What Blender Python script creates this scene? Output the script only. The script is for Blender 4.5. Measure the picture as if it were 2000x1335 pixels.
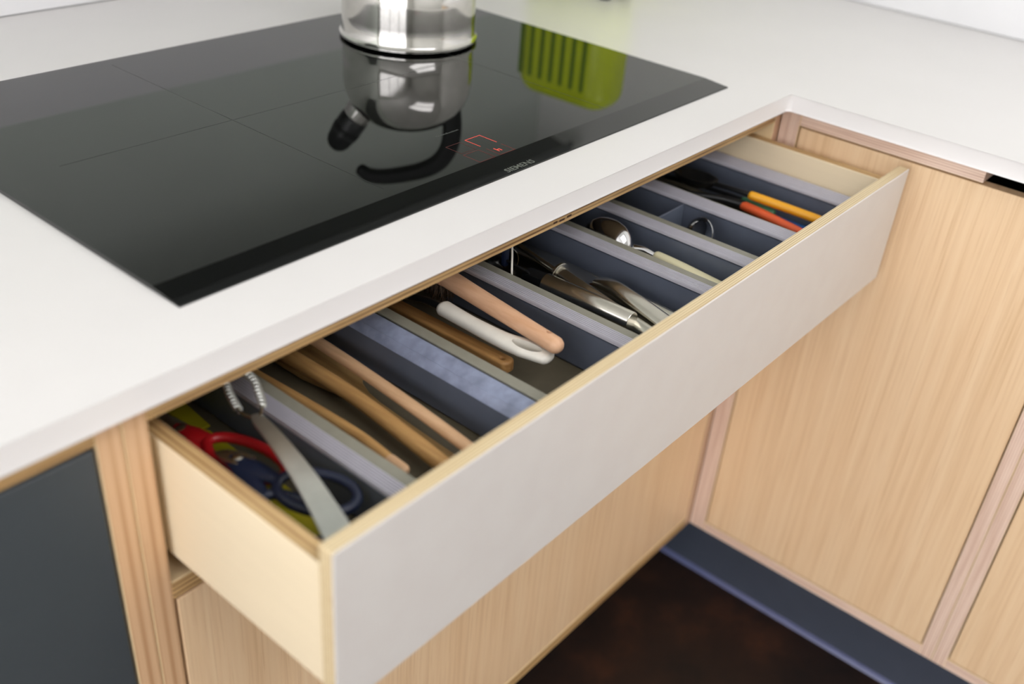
import bpy, bmesh, math, random
from mathutils import Vector, Matrix

random.seed(7)
for o in list(bpy.data.objects):
    bpy.data.objects.remove(o, do_unlink=True)
scene = bpy.context.scene
COL = scene.collection
Z0 = 0.88            # worktop height above the floor; coordinates below are measured from the worktop surface

# ------------------------------------------------------------------ camera
cam_d = bpy.data.cameras.new('camera')
cam = bpy.data.objects.new('camera', cam_d)
COL.objects.link(cam)
R_ = Vector((0.6446, -0.7609, 0.0751)); U_ = Vector((0.3695, 0.396, 0.8407)); F_ = Vector((0.6694, 0.5141, -0.5363))
cam.matrix_world = Matrix(((R_.x, U_.x, -F_.x, -1.1481), (R_.y, U_.y, -F_.y, -0.5746), (R_.z, U_.z, -F_.z, 0.3931 + Z0), (0, 0, 0, 1)))
cam_d.sensor_fit = 'HORIZONTAL'
cam_d.sensor_width = 36.0
cam_d.lens = 36.0 * 1967.0 / 2000.0
cam_d.clip_start = 0.02
cam_d.dof.use_dof = True
cam_d.dof.focus_distance = 1.01
cam_d.dof.aperture_fstop = 2.9
scene.camera = cam

# ------------------------------------------------------------------ world, daylight, exposure
world = bpy.data.worlds.new('overcast_sky')
scene.world = world
world.use_nodes = True
wn = world.node_tree
bg = wn.nodes['Background']
bg.inputs['Color'].default_value = (0.985, 0.968, 1.0, 1)
bg.inputs['Strength'].default_value = 5.6
scene.view_settings.view_transform = 'Standard'
scene.view_settings.look = 'None'
scene.view_settings.gamma = 1.0
scene.view_settings.use_curve_mapping = False
scene.view_settings.exposure = 0.0

# room: inner faces (x0 left, x1 right, y0 behind the camera, y1 back), ceiling height
RX0, RX1, RY0, RY1, RH = -3.2, 0.632, -3.2, 0.775, 2.5
WIN = [  # windows: wall, lo, hi, sill, head
    ('left', -2.3, 0.60, 0.25, 2.3),
]
SKY = (-1.5, 0.1, -2.3, -1.0)          # unseen roof opening added for top light: x0, x1, y0, y1
scene.cycles.max_bounces = 7
scene.cycles.diffuse_bounces = 4
scene.cycles.glossy_bounces = 4
scene.cycles.transparent_max_bounces = 6
scene.cycles.caustics_reflective = False
scene.cycles.caustics_refractive = False
def portal(name, loc, rot, sx, sy):
    l = bpy.data.lights.new(name, 'AREA')
    l.shape = 'RECTANGLE'; l.size = sx; l.size_y = sy
    l.cycles.is_portal = True
    o = bpy.data.objects.new(name, l); COL.objects.link(o)
    o.location = loc; o.rotation_euler = rot
for wall, lo, hi, s, h in WIN:
    c = (lo + hi) / 2
    if wall == 'left':
        portal('daylight_portal', (RX0 - 0.02, c, (s + h) / 2), (0, -math.pi / 2, 0), h - s, hi - lo)
    else:
        portal('daylight_portal', (c, RY0 - 0.02, (s + h) / 2), (math.pi / 2, 0, 0), hi - lo, h - s)
portal('added_roof_portal', ((SKY[0] + SKY[1]) / 2, (SKY[2] + SKY[3]) / 2, RH + 0.02), (0, 0, 0), SKY[1] - SKY[0], SKY[3] - SKY[2])

# ------------------------------------------------------------------ materials
def lin(c):
    c = c / 255.0
    return c / 12.92 if c <= 0.04045 else ((c + 0.055) / 1.055) ** 2.4
def rgb(r, g, b): return (lin(r), lin(g), lin(b), 1.0)

class NT:
    def __init__(s, name):
        s.m = bpy.data.materials.new(name); s.m.use_nodes = True
        s.t = s.m.node_tree; s.b = s.t.nodes['Principled BSDF']
    def n(s, typ, **kw):
        nd = s.t.nodes.new(typ)
        for k, v in kw.items():
            if k.startswith('i_'):
                nd.inputs[k[2:].replace('_', ' ')].default_value = v
            else: setattr(nd, k, v)
        return nd
    def l(s, a, b): s.t.links.new(a, b)
    def math(s, op, a, b=None, c=None):
        nd = s.n('ShaderNodeMath', operation=op)
        for i, v in enumerate((a, b, c)):
            if v is None: continue
            if isinstance(v, (int, float)): nd.inputs[i].default_value = v
            else: s.l(v, nd.inputs[i])
        return nd.outputs[0]
    def mix(s, f, a, b):
        nd = s.n('ShaderNodeMix', data_type='RGBA')
        for i, v in ((0, f), (6, a), (7, b)):
            if isinstance(v, (tuple, list, float, int)): nd.inputs[i].default_value = v
            else: s.l(v, nd.inputs[i])
        return nd.outputs[2]
    def noise(s, scale, detail=3.0, vec=None, rough=0.5):
        nd = s.n('ShaderNodeTexNoise'); nd.inputs['Scale'].default_value = scale; nd.inputs['Detail'].default_value = detail; nd.inputs['Roughness'].default_value = rough
        if vec is not None: s.l(vec, nd.inputs['Vector'])
        return nd.outputs['Fac']
    def mapping(s, scale, vec=None):
        if vec is None: vec = s.n('ShaderNodeTexCoord').outputs['Object']
        mp = s.n('ShaderNodeMapping'); mp.inputs['Scale'].default_value = scale
        s.l(vec, mp.inputs['Vector']); return mp.outputs['Vector']
    def ramp(s, f, stops):
        nd = s.n('ShaderNodeValToRGB')
        el = nd.color_ramp.elements
        while len(el) < len(stops): el.new(0.5)
        for e, (p, c) in zip(el, stops): e.position = p; e.color = c
        s.l(f, nd.inputs[0]); return nd.outputs[0]
    def bump(s, h, strength=0.1, dist=0.001):
        nd = s.n('ShaderNodeBump'); nd.inputs['Strength'].default_value = strength; nd.inputs['Distance'].default_value = dist
        s.l(h, nd.inputs['Height']); s.l(nd.outputs[0], s.b.inputs['Normal'])
    def base(s, v):
        if isinstance(v, tuple): s.b.inputs['Base Color'].default_value = v
        else: s.l(v, s.b.inputs['Base Color'])

def plain(name, col, rough=0.5, metal=0.0, var=0.06, scale=40, spec=0.5, bump=0.0):
    m = NT(name)
    f = m.noise(scale, 4.0, m.mapping((1, 1, 1)))
    k = tuple(max(0, c * (1 - var)) for c in col[:3]) + (1,)
    j = tuple(min(1, c * (1 + var)) for c in col[:3]) + (1,)
    m.base(m.ramp(f, [(0.3, k), (0.7, j)]))
    m.b.inputs['Roughness'].default_value = rough
    m.b.inputs['Metallic'].default_value = metal
    m.b.inputs['Specular IOR Level'].default_value = spec
    if bump: m.bump(f, bump, 0.0005)
    return m.m

def ply(name, axis, face, light, dark, grain=(60, 60, 60), pitch=0.0026, rough=0.45):
    """plywood sheet: layered stripes on the edges, plain veneer on the two faces across 'axis'"""
    m = NT(name)
    tc = m.n('ShaderNodeTexCoord')
    sep = m.n('ShaderNodeSeparateXYZ'); m.l(tc.outputs['Object'], sep.inputs[0])
    geo = m.n('ShaderNodeNewGeometry')
    sn = m.n('ShaderNodeSeparateXYZ'); m.l(geo.outputs['True Normal'], sn.inputs[0])
    isface = m.math('GREATER_THAN', m.math('ABSOLUTE', sn.outputs[axis]), 0.6)
    wob = m.noise(25, 2.0, tc.outputs['Object'])
    co = m.math('ADD', sep.outputs[axis], m.math('MULTIPLY', m.math('SUBTRACT', wob, 0.5), 0.0006))
    tri = m.math('PINGPONG', m.math('MULTIPLY', co, 2.0 / (2 * pitch)), 1.0)
    fine = m.noise(1.0, 4.0, m.mapping(grain))
    st = m.ramp(tri, [(0.30, dark), (0.55, light)])
    mid = tuple((a + b) / 2 for a, b in zip(light, dark))
    st = m.mix(0.45, st, m.ramp(fine, [(0.35, dark), (0.6, light)]))
    fc = m.mix(m.math('MULTIPLY', fine, 0.5), face, tuple(c * 0.82 for c in face[:3]) + (1,))
    m.base(m.mix(isface, st, fc))
    m.b.inputs['Roughness'].default_value = rough
    m.bump(tri, 0.15, 0.0003)
    return m.m

def oak(name, a, b, c):
    m = NT(name)
    v1 = m.mapping((160, 160, 3.0)); v2 = m.mapping((14, 14, 0.5))
    f1 = m.noise(1.0, 5.0, v1, 0.6); f2 = m.noise(1.0, 3.0, v2)
    v3 = m.mapping((420, 420, 9.0)); f3 = m.noise(1.0, 3.0, v3)
    c1 = m.ramp(f1, [(0.30, c), (0.5, b), (0.68, a)])
    c2 = m.ramp(f2, [(0.35, b), (0.65, a)])
    col = m.mix(0.5, c1, c2)
    col = m.mix(m.math('MULTIPLY', m.ramp(f3, [(0.56, (0, 0, 0, 1)), (0.7, (1, 1, 1, 1))]), 0.45), col, c)
    m.base(col); m.b.inputs['Roughness'].default_value = 0.42
    m.bump(f1, 0.12, 0.0004)
    return m.m

def wood(name, a, b, rough=0.5, sc=(260, 14, 260)):
    m = NT(name)
    f1 = m.noise(1.0, 4.0, m.mapping(sc), 0.6)
    f2 = m.noise(30.0, 3.0, m.mapping((1, 0.3, 1)))
    col = m.mix(0.4, m.ramp(f1, [(0.3, b), (0.65, a)]), m.ramp(f2, [(0.3, b), (0.7, a)]))
    m.base(col); m.b.inputs['Roughness'].default_value = rough
    m.bump(f1, 0.15, 0.0003)
    return m.m

def steel(name, col, rough, aniso=(500, 20, 500)):
    m = NT(name)
    f = m.noise(1.0, 3.0, m.mapping(aniso))
    g = m.noise(60.0, 3.0, m.mapping((1, 1, 1)))
    m.base(m.ramp(g, [(0.3, tuple(c * 0.88 for c in col[:3]) + (1,)), (0.7, col)]))
    m.b.inputs['Metallic'].default_value = 1.0
    rr = m.n('ShaderNodeMapRange'); rr.inputs[3].default_value = rough * 0.92; rr.inputs[4].default_value = rough * 1.08
    m.l(f, rr.inputs[0]); m.l(rr.outputs[0], m.b.inputs['Roughness'])
    return m.m

M = {}
M['worktop'] = plain('white_solid_surface', rgb(234, 231, 228), 0.30, var=0.012, scale=8)
M['wall'] = plain('white_paint', rgb(232, 232, 228), 0.7, var=0.015, scale=6)
M['wall_sage'] = plain('pale_wall_paint', rgb(214, 221, 214), 0.7, var=0.02, scale=5)
M['ceiling'] = plain('ceiling_paint', rgb(240, 240, 238), 0.8, var=0.01)
M['upstand'] = plain('white_upstand', rgb(233, 233, 234), 0.35, var=0.012, scale=8)
M['window_white'] = plain('window_white', rgb(235, 235, 232), 0.4)
def floor_mat():
    m = NT('dark_cork_floor')
    v = m.mapping((1, 1, 1))
    f = m.noise(7, 5.0, v, 0.6); g = m.noise(90, 4.0, v)
    col = m.ramp(f, [(0.35, rgb(26, 18, 15)), (0.55, rgb(44, 28, 20)), (0.72, rgb(74, 44, 28))])
    m.base(m.mix(m.math('MULTIPLY', g, 0.5), col, rgb(18, 13, 11)))
    m.b.inputs['Roughness'].default_value = 0.55
    m.b.inputs['Specular IOR Level'].default_value = 0.3
    m.bump(g, 0.2, 0.0008); return m.m
M['floor'] = floor_mat()
def pane_mat():
    m = NT('window_glass')
    tr = m.n('ShaderNodeBsdfTransparent'); gl = m.n('ShaderNodeBsdfGlossy'); gl.inputs['Roughness'].default_value = 0.02
    mx = m.n('ShaderNodeMixShader'); mx.inputs[0].default_value = 0.05
    m.l(tr.outputs[0], mx.inputs[1]); m.l(gl.outputs[0], mx.inputs[2])
    m.l(mx.outputs[0], m.t.nodes['Material Output'].inputs['Surface']); return m.m
M['pane'] = pane_mat()

PL, PD = rgb(226, 190, 158), rgb(158, 112, 82)
FACE = rgb(240, 214, 168)
M['ply_x'] = ply('plywood_x', 0, FACE, PL, PD, (220, 220, 8))
PL_LIT, PD_LIT = rgb(244, 219, 200), rgb(204, 168, 146)  # paler pink edges: cool window light on the return put into the colour
M['ply_y'] = ply('plywood_y_lit', 1, FACE, PL_LIT, PD_LIT, (220, 220, 8), 0.0016)
M['ply_z'] = ply('plywood_z', 2, FACE, rgb(222, 184, 128), rgb(112, 76, 42), (8, 220, 220), 0.0022)  # golden brown edges: warm bounce on the hob run put into the colour
M['ply_zy'] = ply('plywood_zy_lit', 2, FACE, PL_LIT, PD_LIT, (220, 8, 220), 0.0016)
M['post'] = ply('plywood_post', 0, FACE, rgb(224, 186, 146), rgb(192, 148, 108), (160, 160, 3), 0.0045)
M['drawer_x'] = ply('drawer_side_ply', 0, rgb(243, 225, 191), rgb(216, 184, 132), rgb(150, 112, 66), (120, 8, 120))
M['drawer_z'] = ply('drawer_base_ply', 2, rgb(190, 160, 110), PL, PD)
def front_mat():
    m = NT('drawer_front_ply')
    tc = m.n('ShaderNodeTexCoord'); sep = m.n('ShaderNodeSeparateXYZ'); m.l(tc.outputs['Object'], sep.inputs[0])
    geo = m.n('ShaderNodeNewGeometry'); sn = m.n('ShaderNodeSeparateXYZ'); m.l(geo.outputs['True Normal'], sn.inputs[0])
    isface = m.math('GREATER_THAN', m.math('ABSOLUTE', sn.outputs[1]), 0.6)
    tri = m.math('PINGPONG', m.math('MULTIPLY', sep.outputs[1], 1.0 / 0.00125), 1.0)
    fine = m.noise(1.0, 4.0, m.mapping((10, 300, 300)))
    st = m.mix(0.35, m.ramp(tri, [(0.2, rgb(166, 134, 90)), (0.5, rgb(232, 214, 174))]), m.ramp(fine, [(0.3, rgb(196, 166, 116)), (0.65, rgb(232, 214, 174))]))
    g = m.noise(30, 3, tc.outputs['Object'])
    wh = m.ramp(g, [(0.3, rgb(213, 208, 203)), (0.7, rgb(216, 212, 207))])
    m.base(m.mix(isface, st, wh)); m.b.inputs['Roughness'].default_value = 0.42
    return m.m
M['front'] = front_mat()
M['oak'] = oak('oak_veneer', rgb(243, 215, 177), rgb(235, 202, 161), rgb(212, 173, 128))
M['charcoal'] = plain('charcoal_laminate', rgb(66, 72, 76), 0.45, var=0.02, scale=200)
M['added_shelf_grey'] = plain('added_shelf_laminate', rgb(104, 108, 106), 0.5, var=0.02)
M['knot'] = plain('dark_ply_knot', rgb(72, 44, 24), 0.6)
M['plinth'] = plain('slate_blue_plinth', rgb(70, 76, 88), 0.38, var=0.04, scale=30)
M['strip'] = plain('pale_blue_strip', rgb(100, 106, 142), 0.3, var=0.05)
M['interior_shade'] = plain('shaded_interior_board', rgb(30, 26, 24), 0.7)  # shade of the cabinet interior put into the back board colour
def glass_mat():
    m = NT('black_ceramic_glass')
    f = m.noise(9, 4.0, m.mapping((1, 1, 1)))
    m.base(rgb(10, 11, 10))
    rr = m.n('ShaderNodeMapRange'); rr.inputs[3].default_value = 0.008; rr.inputs[4].default_value = 0.03
    m.l(f, rr.inputs[0]); m.l(rr.outputs[0], m.b.inputs['Roughness'])
    m.b.inputs['IOR'].default_value = 1.52
    return m.m
M['glass'] = glass_mat()
M['print'] = plain('grey_print', rgb(98, 102, 95), 0.4)
M['print_dim'] = plain('dim_grey_print', rgb(26, 29, 27), 0.3)
M['print_mid'] = plain('mid_grey_print', rgb(84, 88, 82), 0.35)
def led(name, col, s):
    m = NT(name); m.base(rgb(20, 5, 4))
    m.b.inputs['Emission Color'].default_value = col; m.b.inputs['Emission Strength'].default_value = s
    return m.m
M['led'] = led('red_led', (1, 0.10, 0.07, 1), 0.95)
M['led_dim'] = led('red_led_dim', (1, 0.10, 0.07, 1), 0.16)
M['led_faint'] = led('red_led_faint', (1, 0.12, 0.08, 1), 0.085)
M['steel'] = steel('polished_steel', rgb(214, 212, 206), 0.10, (40, 40, 600))
M['steel_satin'] = steel('satin_steel', rgb(206, 202, 190), 0.24)
M['steel_soft'] = steel('brushed_steel', rgb(226, 228, 222), 0.42)
M['chrome'] = steel('chrome', rgb(220, 220, 220), 0.08)
M['black'] = plain('black_plastic', rgb(20, 21, 22), 0.32)
M['black_matt'] = plain('black_nylon', rgb(9, 10, 10), 0.5, spec=0.25)
M['lime'] = plain('lime_enamel', rgb(206, 224, 44), 0.25, var=0.03)
M['lime_shaded'] = plain('lime_slot_shade', rgb(110, 140, 26), 0.35, var=0.05)  # darker green carries the shade of the recessed vents
M['tray'] = plain('grey_tray_plastic', rgb(94, 101, 115), 0.34, var=0.04, scale=60)
M['tray_floor'] = plain('grey_tray_floor', rgb(92, 85, 68), 0.45, var=0.06, scale=90)
M['rim'] = plain('ribbed_grey_rim', rgb(184, 182, 190), 0.42, var=0.03, scale=90)
M['ledge'] = plain('warm_grey_ledge', rgb(138, 136, 122), 0.45, var=0.05, scale=120)
M['rim_worn'] = plain('worn_grey_rim', rgb(134, 142, 164), 0.35, var=0.25, scale=70)
M['wood_tan'] = wood('tan_wood', rgb(206, 164, 104), rgb(160, 116, 66))
M['wood_pale'] = wood('pale_beech', rgb(226, 188, 148), rgb(190, 148, 108))
M['wood_olive'] = wood('oiled_wood', rgb(188, 154, 100), rgb(144, 112, 66))
M['wood_pink'] = wood('pink_beech', rgb(232, 190, 154), rgb(208, 158, 120))
M['wood_brown'] = wood('brown_wood', rgb(196, 150, 92), rgb(150, 106, 58))
M['bristle'] = wood('brown_bristle', rgb(96, 74, 52), rgb(40, 30, 22), 0.7)
M['ivory'] = plain('worn_white_plastic', rgb(230, 226, 214), 0.4, var=0.06, scale=60)
M['cream'] = plain('cream_plastic', rgb(226, 219, 180), 0.4, var=0.03)
M['red'] = plain('red_plastic', rgb(158, 18, 24), 0.35)
M['navy'] = plain('navy_plastic', rgb(20, 30, 54), 0.4)
M['yellow'] = plain('yellow_plastic', rgb(172, 162, 30), 0.4)
M['orange'] = plain('orange_plastic', rgb(240, 170, 30), 0.4)
M['coral'] = plain('coral_plastic', rgb(228, 96, 50), 0.4)
M['blue'] = plain('blue_plastic', rgb(26, 86, 150), 0.4)
M['green'] = plain('green_plastic', rgb(58, 118, 84), 0.4)

# ------------------------------------------------------------------ mesh helpers
OFF = Vector((0, 0, Z0))
def thing(name, base, label, cat, group=None):
    o = bpy.data.objects.new(name, None); COL.objects.link(o)
    o.empty_display_size = 0.02
    o.location = Vector(base) + OFF
    o['label'] = label; o['category'] = cat
    if group: o['group'] = group
    return o
def wloc(o):
    v = Vector(o.location)
    while o.parent: o = o.parent; v += Vector(o.location)
    return v
def emit(name, bm, mat, parent=None, smooth=False, origin=None):
    """one mesh object; bm is in worktop coordinates; the origin goes to the middle of its base unless it has a parent"""
    bmesh.ops.recalc_face_normals(bm, faces=bm.faces)
    me = bpy.data.meshes.new(name)
    xs = [v.co.x for v in bm.verts]; ys = [v.co.y for v in bm.verts]; zs = [v.co.z for v in bm.verts]
    piv = Vector(((min(xs) + max(xs)) / 2, (min(ys) + max(ys)) / 2, min(zs)))
    bmesh.ops.translate(bm, verts=bm.verts, vec=-piv)
    bm.to_mesh(me); bm.free()
    me.materials.append(M[mat])
    if smooth:
        for p in me.polygons: p.use_smooth = True
        me.set_sharp_from_angle(angle=math.radians(38))
    o = bpy.data.objects.new(name, me); COL.objects.link(o)
    o.location = piv + OFF
    if parent:
        o.parent = parent
        o.location = piv + OFF - wloc(parent)
    return o
def tag(o, label=None, cat=None, group=None, kind=None):
    if label: o['label'] = label
    if cat: o['category'] = cat
    if group: o['group'] = group
    if kind: o['kind'] = kind
    return o
def BM(): return bmesh.new()
def add_box(bm, x0, x1, y0, y1, z0, z1, bev=0.0, seg=1):
    t = BM()
    vs = [t.verts.new(p) for p in ((x0, y0, z0), (x1, y0, z0), (x1, y1, z0), (x0, y1, z0), (x0, y0, z1), (x1, y0, z1), (x1, y1, z1), (x0, y1, z1))]
    for f in ((0, 3, 2, 1), (4, 5, 6, 7), (0, 1, 5, 4), (1, 2, 6, 5), (2, 3, 7, 6), (3, 0, 4, 7)): t.faces.new([vs[i] for i in f])
    if bev: bmesh.ops.bevel(t, geom=t.edges[:], offset=bev, segments=seg, affect='EDGES', profile=0.5)
    merge(bm, t); return bm
def box(x0, x1, y0, y1, z0, z1, bev=0.0006, seg=1): return add_box(BM(), x0, x1, y0, y1, z0, z1, bev, seg)
def merge(bm, t, mat=None):
    me = bpy.data.meshes.new('tmp'); t.to_mesh(me); t.free()
    if mat is not None: me.transform(mat)
    bm.from_mesh(me); bpy.data.meshes.remove(me)
def add_prism(bm, poly, axis, a0, a1):
    """extrude a polygon: axis 'z' -> poly (x,y); 'y' -> poly (x,z); 'x' -> poly (y,z)"""
    def P(p, a): return {'z': (p[0], p[1], a), 'y': (p[0], a, p[1]), 'x': (a, p[0], p[1])}[axis]
    A = [bm.verts.new(P(p, a0)) for p in poly]; B = [bm.verts.new(P(p, a1)) for p in poly]
    bm.faces.new(A[::-1]); bm.faces.new(B)
    n = len(poly)
    for i in range(n): bm.faces.new((A[i], A[(i + 1) % n], B[(i + 1) % n], B[i]))
    return bm
def catmull(pts, n=8):
    pts = [Vector(p) for p in pts]
    if len(pts) < 3: return pts
    out = []
    for i in range(len(pts) - 1):
        p0 = pts[max(i - 1, 0)]; p1 = pts[i]; p2 = pts[i + 1]; p3 = pts[min(i + 2, len(pts) - 1)]
        for k in range(n):
            t = k / n
            out.append(0.5 * ((2 * p1) + (-p0 + p2) * t + (2 * p0 - 5 * p1 + 4 * p2 - p3) * t * t + (-p0 + 3 * p1 - 3 * p2 + p3) * t ** 3))
    out.append(pts[-1]); return out
def add_tube(bm, pts, rad, seg=14, up=(0, 0, 1), closed=False, power=2.0, cap='flat'):
    """sweep; rad: number or list of numbers / (half width, half height); power>2 gives a squarer section"""
    pts = [Vector(p) for p in pts]; n = len(pts)
    if isinstance(rad, (int, float)) or (isinstance(rad, tuple)): rad = [rad] * n
    if len(rad) != n:
        m = len(rad); r2 = []
        for i in range(n):
            t = i / (n - 1) * (m - 1); a = int(min(t, m - 2)); f = t - a
            pa = rad[a] if isinstance(rad[a], tuple) else (rad[a],) * 2; pb = rad[a + 1] if isinstance(rad[a + 1], tuple) else (rad[a + 1],) * 2
            r2.append(tuple(u * (1 - f) + w * f for u, w in zip(pa, pb)))
        rad = r2
    if cap == 'round' and not closed:
        d0 = (pts[0] - pts[1]).normalized(); d1 = (pts[-1] - pts[-2]).normalized()
        def sc(r, k): return tuple(x * k for x in (r if isinstance(r, tuple) else (r, r)))
        def mn(r): return min(r) if isinstance(r, tuple) else r
        a, b = mn(rad[0]), mn(rad[-1])
        ks = [(0.98, 0.22), (0.8, 0.62), (0.5, 0.88), (0.15, 1.0)]
        pre = [(pts[0] + d0 * a * h, sc(rad[0], k)) for k, h in ks][::-1]; post = [(pts[-1] + d1 * b * h, sc(rad[-1], k)) for k, h in ks]
        pts = [p for p, _ in pre] + pts + [p for p, _ in post]; rad = [r for _, r in pre] + list(rad) + [r for _, r in post]; n = len(pts)
    rings = []; upv = Vector(up)
    for i in range(n):
        if closed: d = pts[(i + 1) % n] - pts[i - 1]
        else: d = pts[min(i + 1, n - 1)] - pts[max(i - 1, 0)]
        d.normalize()
        s = d.cross(upv)
        if s.length < 1e-4: s = d.cross(Vector((1, 0, 0)))
        s.normalize(); w = s.cross(d)
        r = rad[i]; r = r if isinstance(r, tuple) else (r, r)
        ring = []
        for k in range(seg):
            a = 2 * math.pi * k / seg; c, q = math.cos(a), math.sin(a)
            cx = math.copysign(abs(c) ** (2 / power), c); sx = math.copysign(abs(q) ** (2 / power), q)
            ring.append(bm.verts.new(pts[i] + s * (cx * r[0]) + w * (sx * r[1])))
        rings.append(ring)
    m = n if closed else n - 1
    for i in range(m):
        A, B = rings[i], rings[(i + 1) % n]
        for k in range(seg): bm.faces.new((A[k], A[(k + 1) % seg], B[(k + 1) % seg], B[k]))
    if not closed:
        bm.faces.new(rings[0][::-1]); bm.faces.new(rings[-1])
    return bm
def add_lathe(bm, prof, mat=None, seg=48, close=False):
    """revolve (r, z) about z, then transform"""
    t = BM(); rings = []
    for r, z in prof:
        if r < 1e-6: rings.append([t.verts.new((0, 0, z))])
        else: rings.append([t.verts.new((r * math.cos(2 * math.pi * k / seg), r * math.sin(2 * math.pi * k / seg), z)) for k in range(seg)])
    for i in range(len(rings) - 1 if not close else len(rings)):
        A, B = rings[i], rings[(i + 1) % len(rings)]
        for k in range(seg):
            a, b = A[k % len(A)], A[(k + 1) % len(A)]; c, d = B[(k + 1) % len(B)], B[k % len(B)]
            f = []
            for v in (a, b, c, d):
                if v not in f: f.append(v)
            if len(f) > 2: t.faces.new(f)
    merge(bm, t, mat); return bm
def frame(p0, p1, up=(0, 0, 1)):
    """matrix: local x runs from p0 towards p1, local z is up"""
    p0, p1 = Vector(p0), Vector(p1); x = (p1 - p0).normalized(); y = Vector(up).cross(x).normalized(); z = x.cross(y)
    return Matrix(((x.x, y.x, z.x, p0.x), (x.y, y.y, z.y, p0.y), (x.z, y.z, z.z, p0.z), (0, 0, 0, 1)))
def plate(outlines, thick, bev=0.0, mat=None, res=2):
    """flat plate with holes: first outline solid, the others cut out; centred on z = 0"""
    cu = bpy.data.curves.new('tmp', 'CURVE'); cu.dimensions = '2D'; cu.fill_mode = 'BOTH'
    cu.extrude = thick / 2 - bev; cu.bevel_depth = bev; cu.bevel_resolution = res
    if bev: cu.offset = -bev
    for ol in outlines:
        sp = cu.splines.new('POLY'); sp.points.add(len(ol) - 1)
        for p, q in zip(sp.points, ol): p.co = (q[0], q[1], 0, 1)
        sp.use_cyclic_u = True
    o = bpy.data.objects.new('tmp', cu); COL.objects.link(o)
    dg = bpy.context.evaluated_depsgraph_get(); dg.update()
    me = bpy.data.meshes.new_from_object(o.evaluated_get(dg))
    if mat is not None: me.transform(mat)
    bm = BM(); bm.from_mesh(me)
    bmesh.ops.remove_doubles(bm, verts=bm.verts, dist=1e-6)
    bpy.data.objects.remove(o); bpy.data.curves.remove(cu); bpy.data.meshes.remove(me)
    return bm
def boolean_cut(bm, cutter):
    ob = []
    for b_ in (bm, cutter):
        bmesh.ops.recalc_face_normals(b_, faces=b_.faces)
        me = bpy.data.meshes.new('tmp'); b_.to_mesh(me); b_.free(); o = bpy.data.objects.new('tmp', me); COL.objects.link(o); ob.append(o)
    md = ob[0].modifiers.new('cut', 'BOOLEAN'); md.object = ob[1]; md.operation = 'DIFFERENCE'; md.solver = 'EXACT'
    dg = bpy.context.evaluated_depsgraph_get(); dg.update()
    me = bpy.data.meshes.new_from_object(ob[0].evaluated_get(dg)); out = BM(); out.from_mesh(me)
    for o in ob: bpy.data.objects.remove(o)
    return out
def rrect(x0, x1, y0, y1, r, n=6):
    out = []
    for cx, cy, a0 in ((x1 - r, y1 - r, 0), (x0 + r, y1 - r, 90), (x0 + r, y0 + r, 180), (x1 - r, y0 + r, 270)):
        for k in range(n + 1):
            a = math.radians(a0 + 90 * k / n); out.append((cx + r * math.cos(a), cy + r * math.sin(a)))
    return out
def ellipse(cx, cy, a, b, rot=0.0, n=28):
    c, s = math.cos(rot), math.sin(rot)
    return [(cx + a * math.cos(t) * c - b * math.sin(t) * s, cy + a * math.cos(t) * s + b * math.sin(t) * c) for t in [2 * math.pi * k / n for k in range(n)]]
def struct(name, bm, mat, label=None): return tag(emit(name, bm, mat), label, kind='structure')

# ------------------------------------------------------------------ the room (structure)
FZ = -Z0
def zz(h): return h - Z0
struct('floor', box(RX0 - 0.2, RX1 + 0.2, RY0 - 0.2, RY1 + 0.2, FZ - 0.05, FZ, 0), 'floor', 'dark brown mottled floor')
bm = BM(); CZ = (zz(RH), zz(RH) + 0.12)
add_box(bm, RX0 - 0.2, SKY[0], RY0 - 0.2, RY1 + 0.2, *CZ); add_box(bm, SKY[1], RX1 + 0.2, RY0 - 0.2, RY1 + 0.2, *CZ)
add_box(bm, SKY[0], SKY[1], RY0 - 0.2, SKY[2], *CZ); add_box(bm, SKY[0], SKY[1], SKY[3], RY1 + 0.2, *CZ)
struct('ceiling', bm, 'ceiling', 'white ceiling with an opening added for top light')
struct('wall_front', box(RX0 - 0.2, RX1 + 0.2, RY0 - 0.12, RY0, FZ, zz(RH), 0), 'wall')
rw = struct('window_2', box(SKY[0], SKY[1], (SKY[2] + SKY[3]) / 2 - 0.03, (SKY[2] + SKY[3]) / 2 + 0.03, zz(RH) + 0.06, zz(RH) + 0.12), 'window_white', 'bar across the added roof opening')
struct('wall_back', box(RX0 - 0.2, RX1 + 0.2, RY1, RY1 + 0.12, FZ, zz(RH), 0), 'wall_sage', 'pale wall behind the worktop')
struct('wall_right', box(RX1, RX1 + 0.12, RY0 - 0.2, RY1, FZ, zz(RH), 0), 'wall', 'white wall beyond the return worktop')
def wall_with_hole(name, wall, lo, hi, s, h):
    bm = BM()
    if wall == 'left':
        X = (RX0 - 0.15, RX0)
        add_box(bm, *X, RY0 - 0.2, lo, FZ, zz(RH)); add_box(bm, *X, hi, RY1, FZ, zz(RH))
        add_box(bm, *X, lo, hi, FZ, zz(s)); add_box(bm, *X, lo, hi, zz(h), zz(RH))
    else:
        Y = (RY0 - 0.15, RY0)
        add_box(bm, RX0, lo, *Y, FZ, zz(RH)); add_box(bm, hi, RX1, *Y, FZ, zz(RH))
        add_box(bm, lo, hi, *Y, FZ, zz(s)); add_box(bm, lo, hi, *Y, zz(h), zz(RH))
    return struct(name, bm, 'wall')
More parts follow.
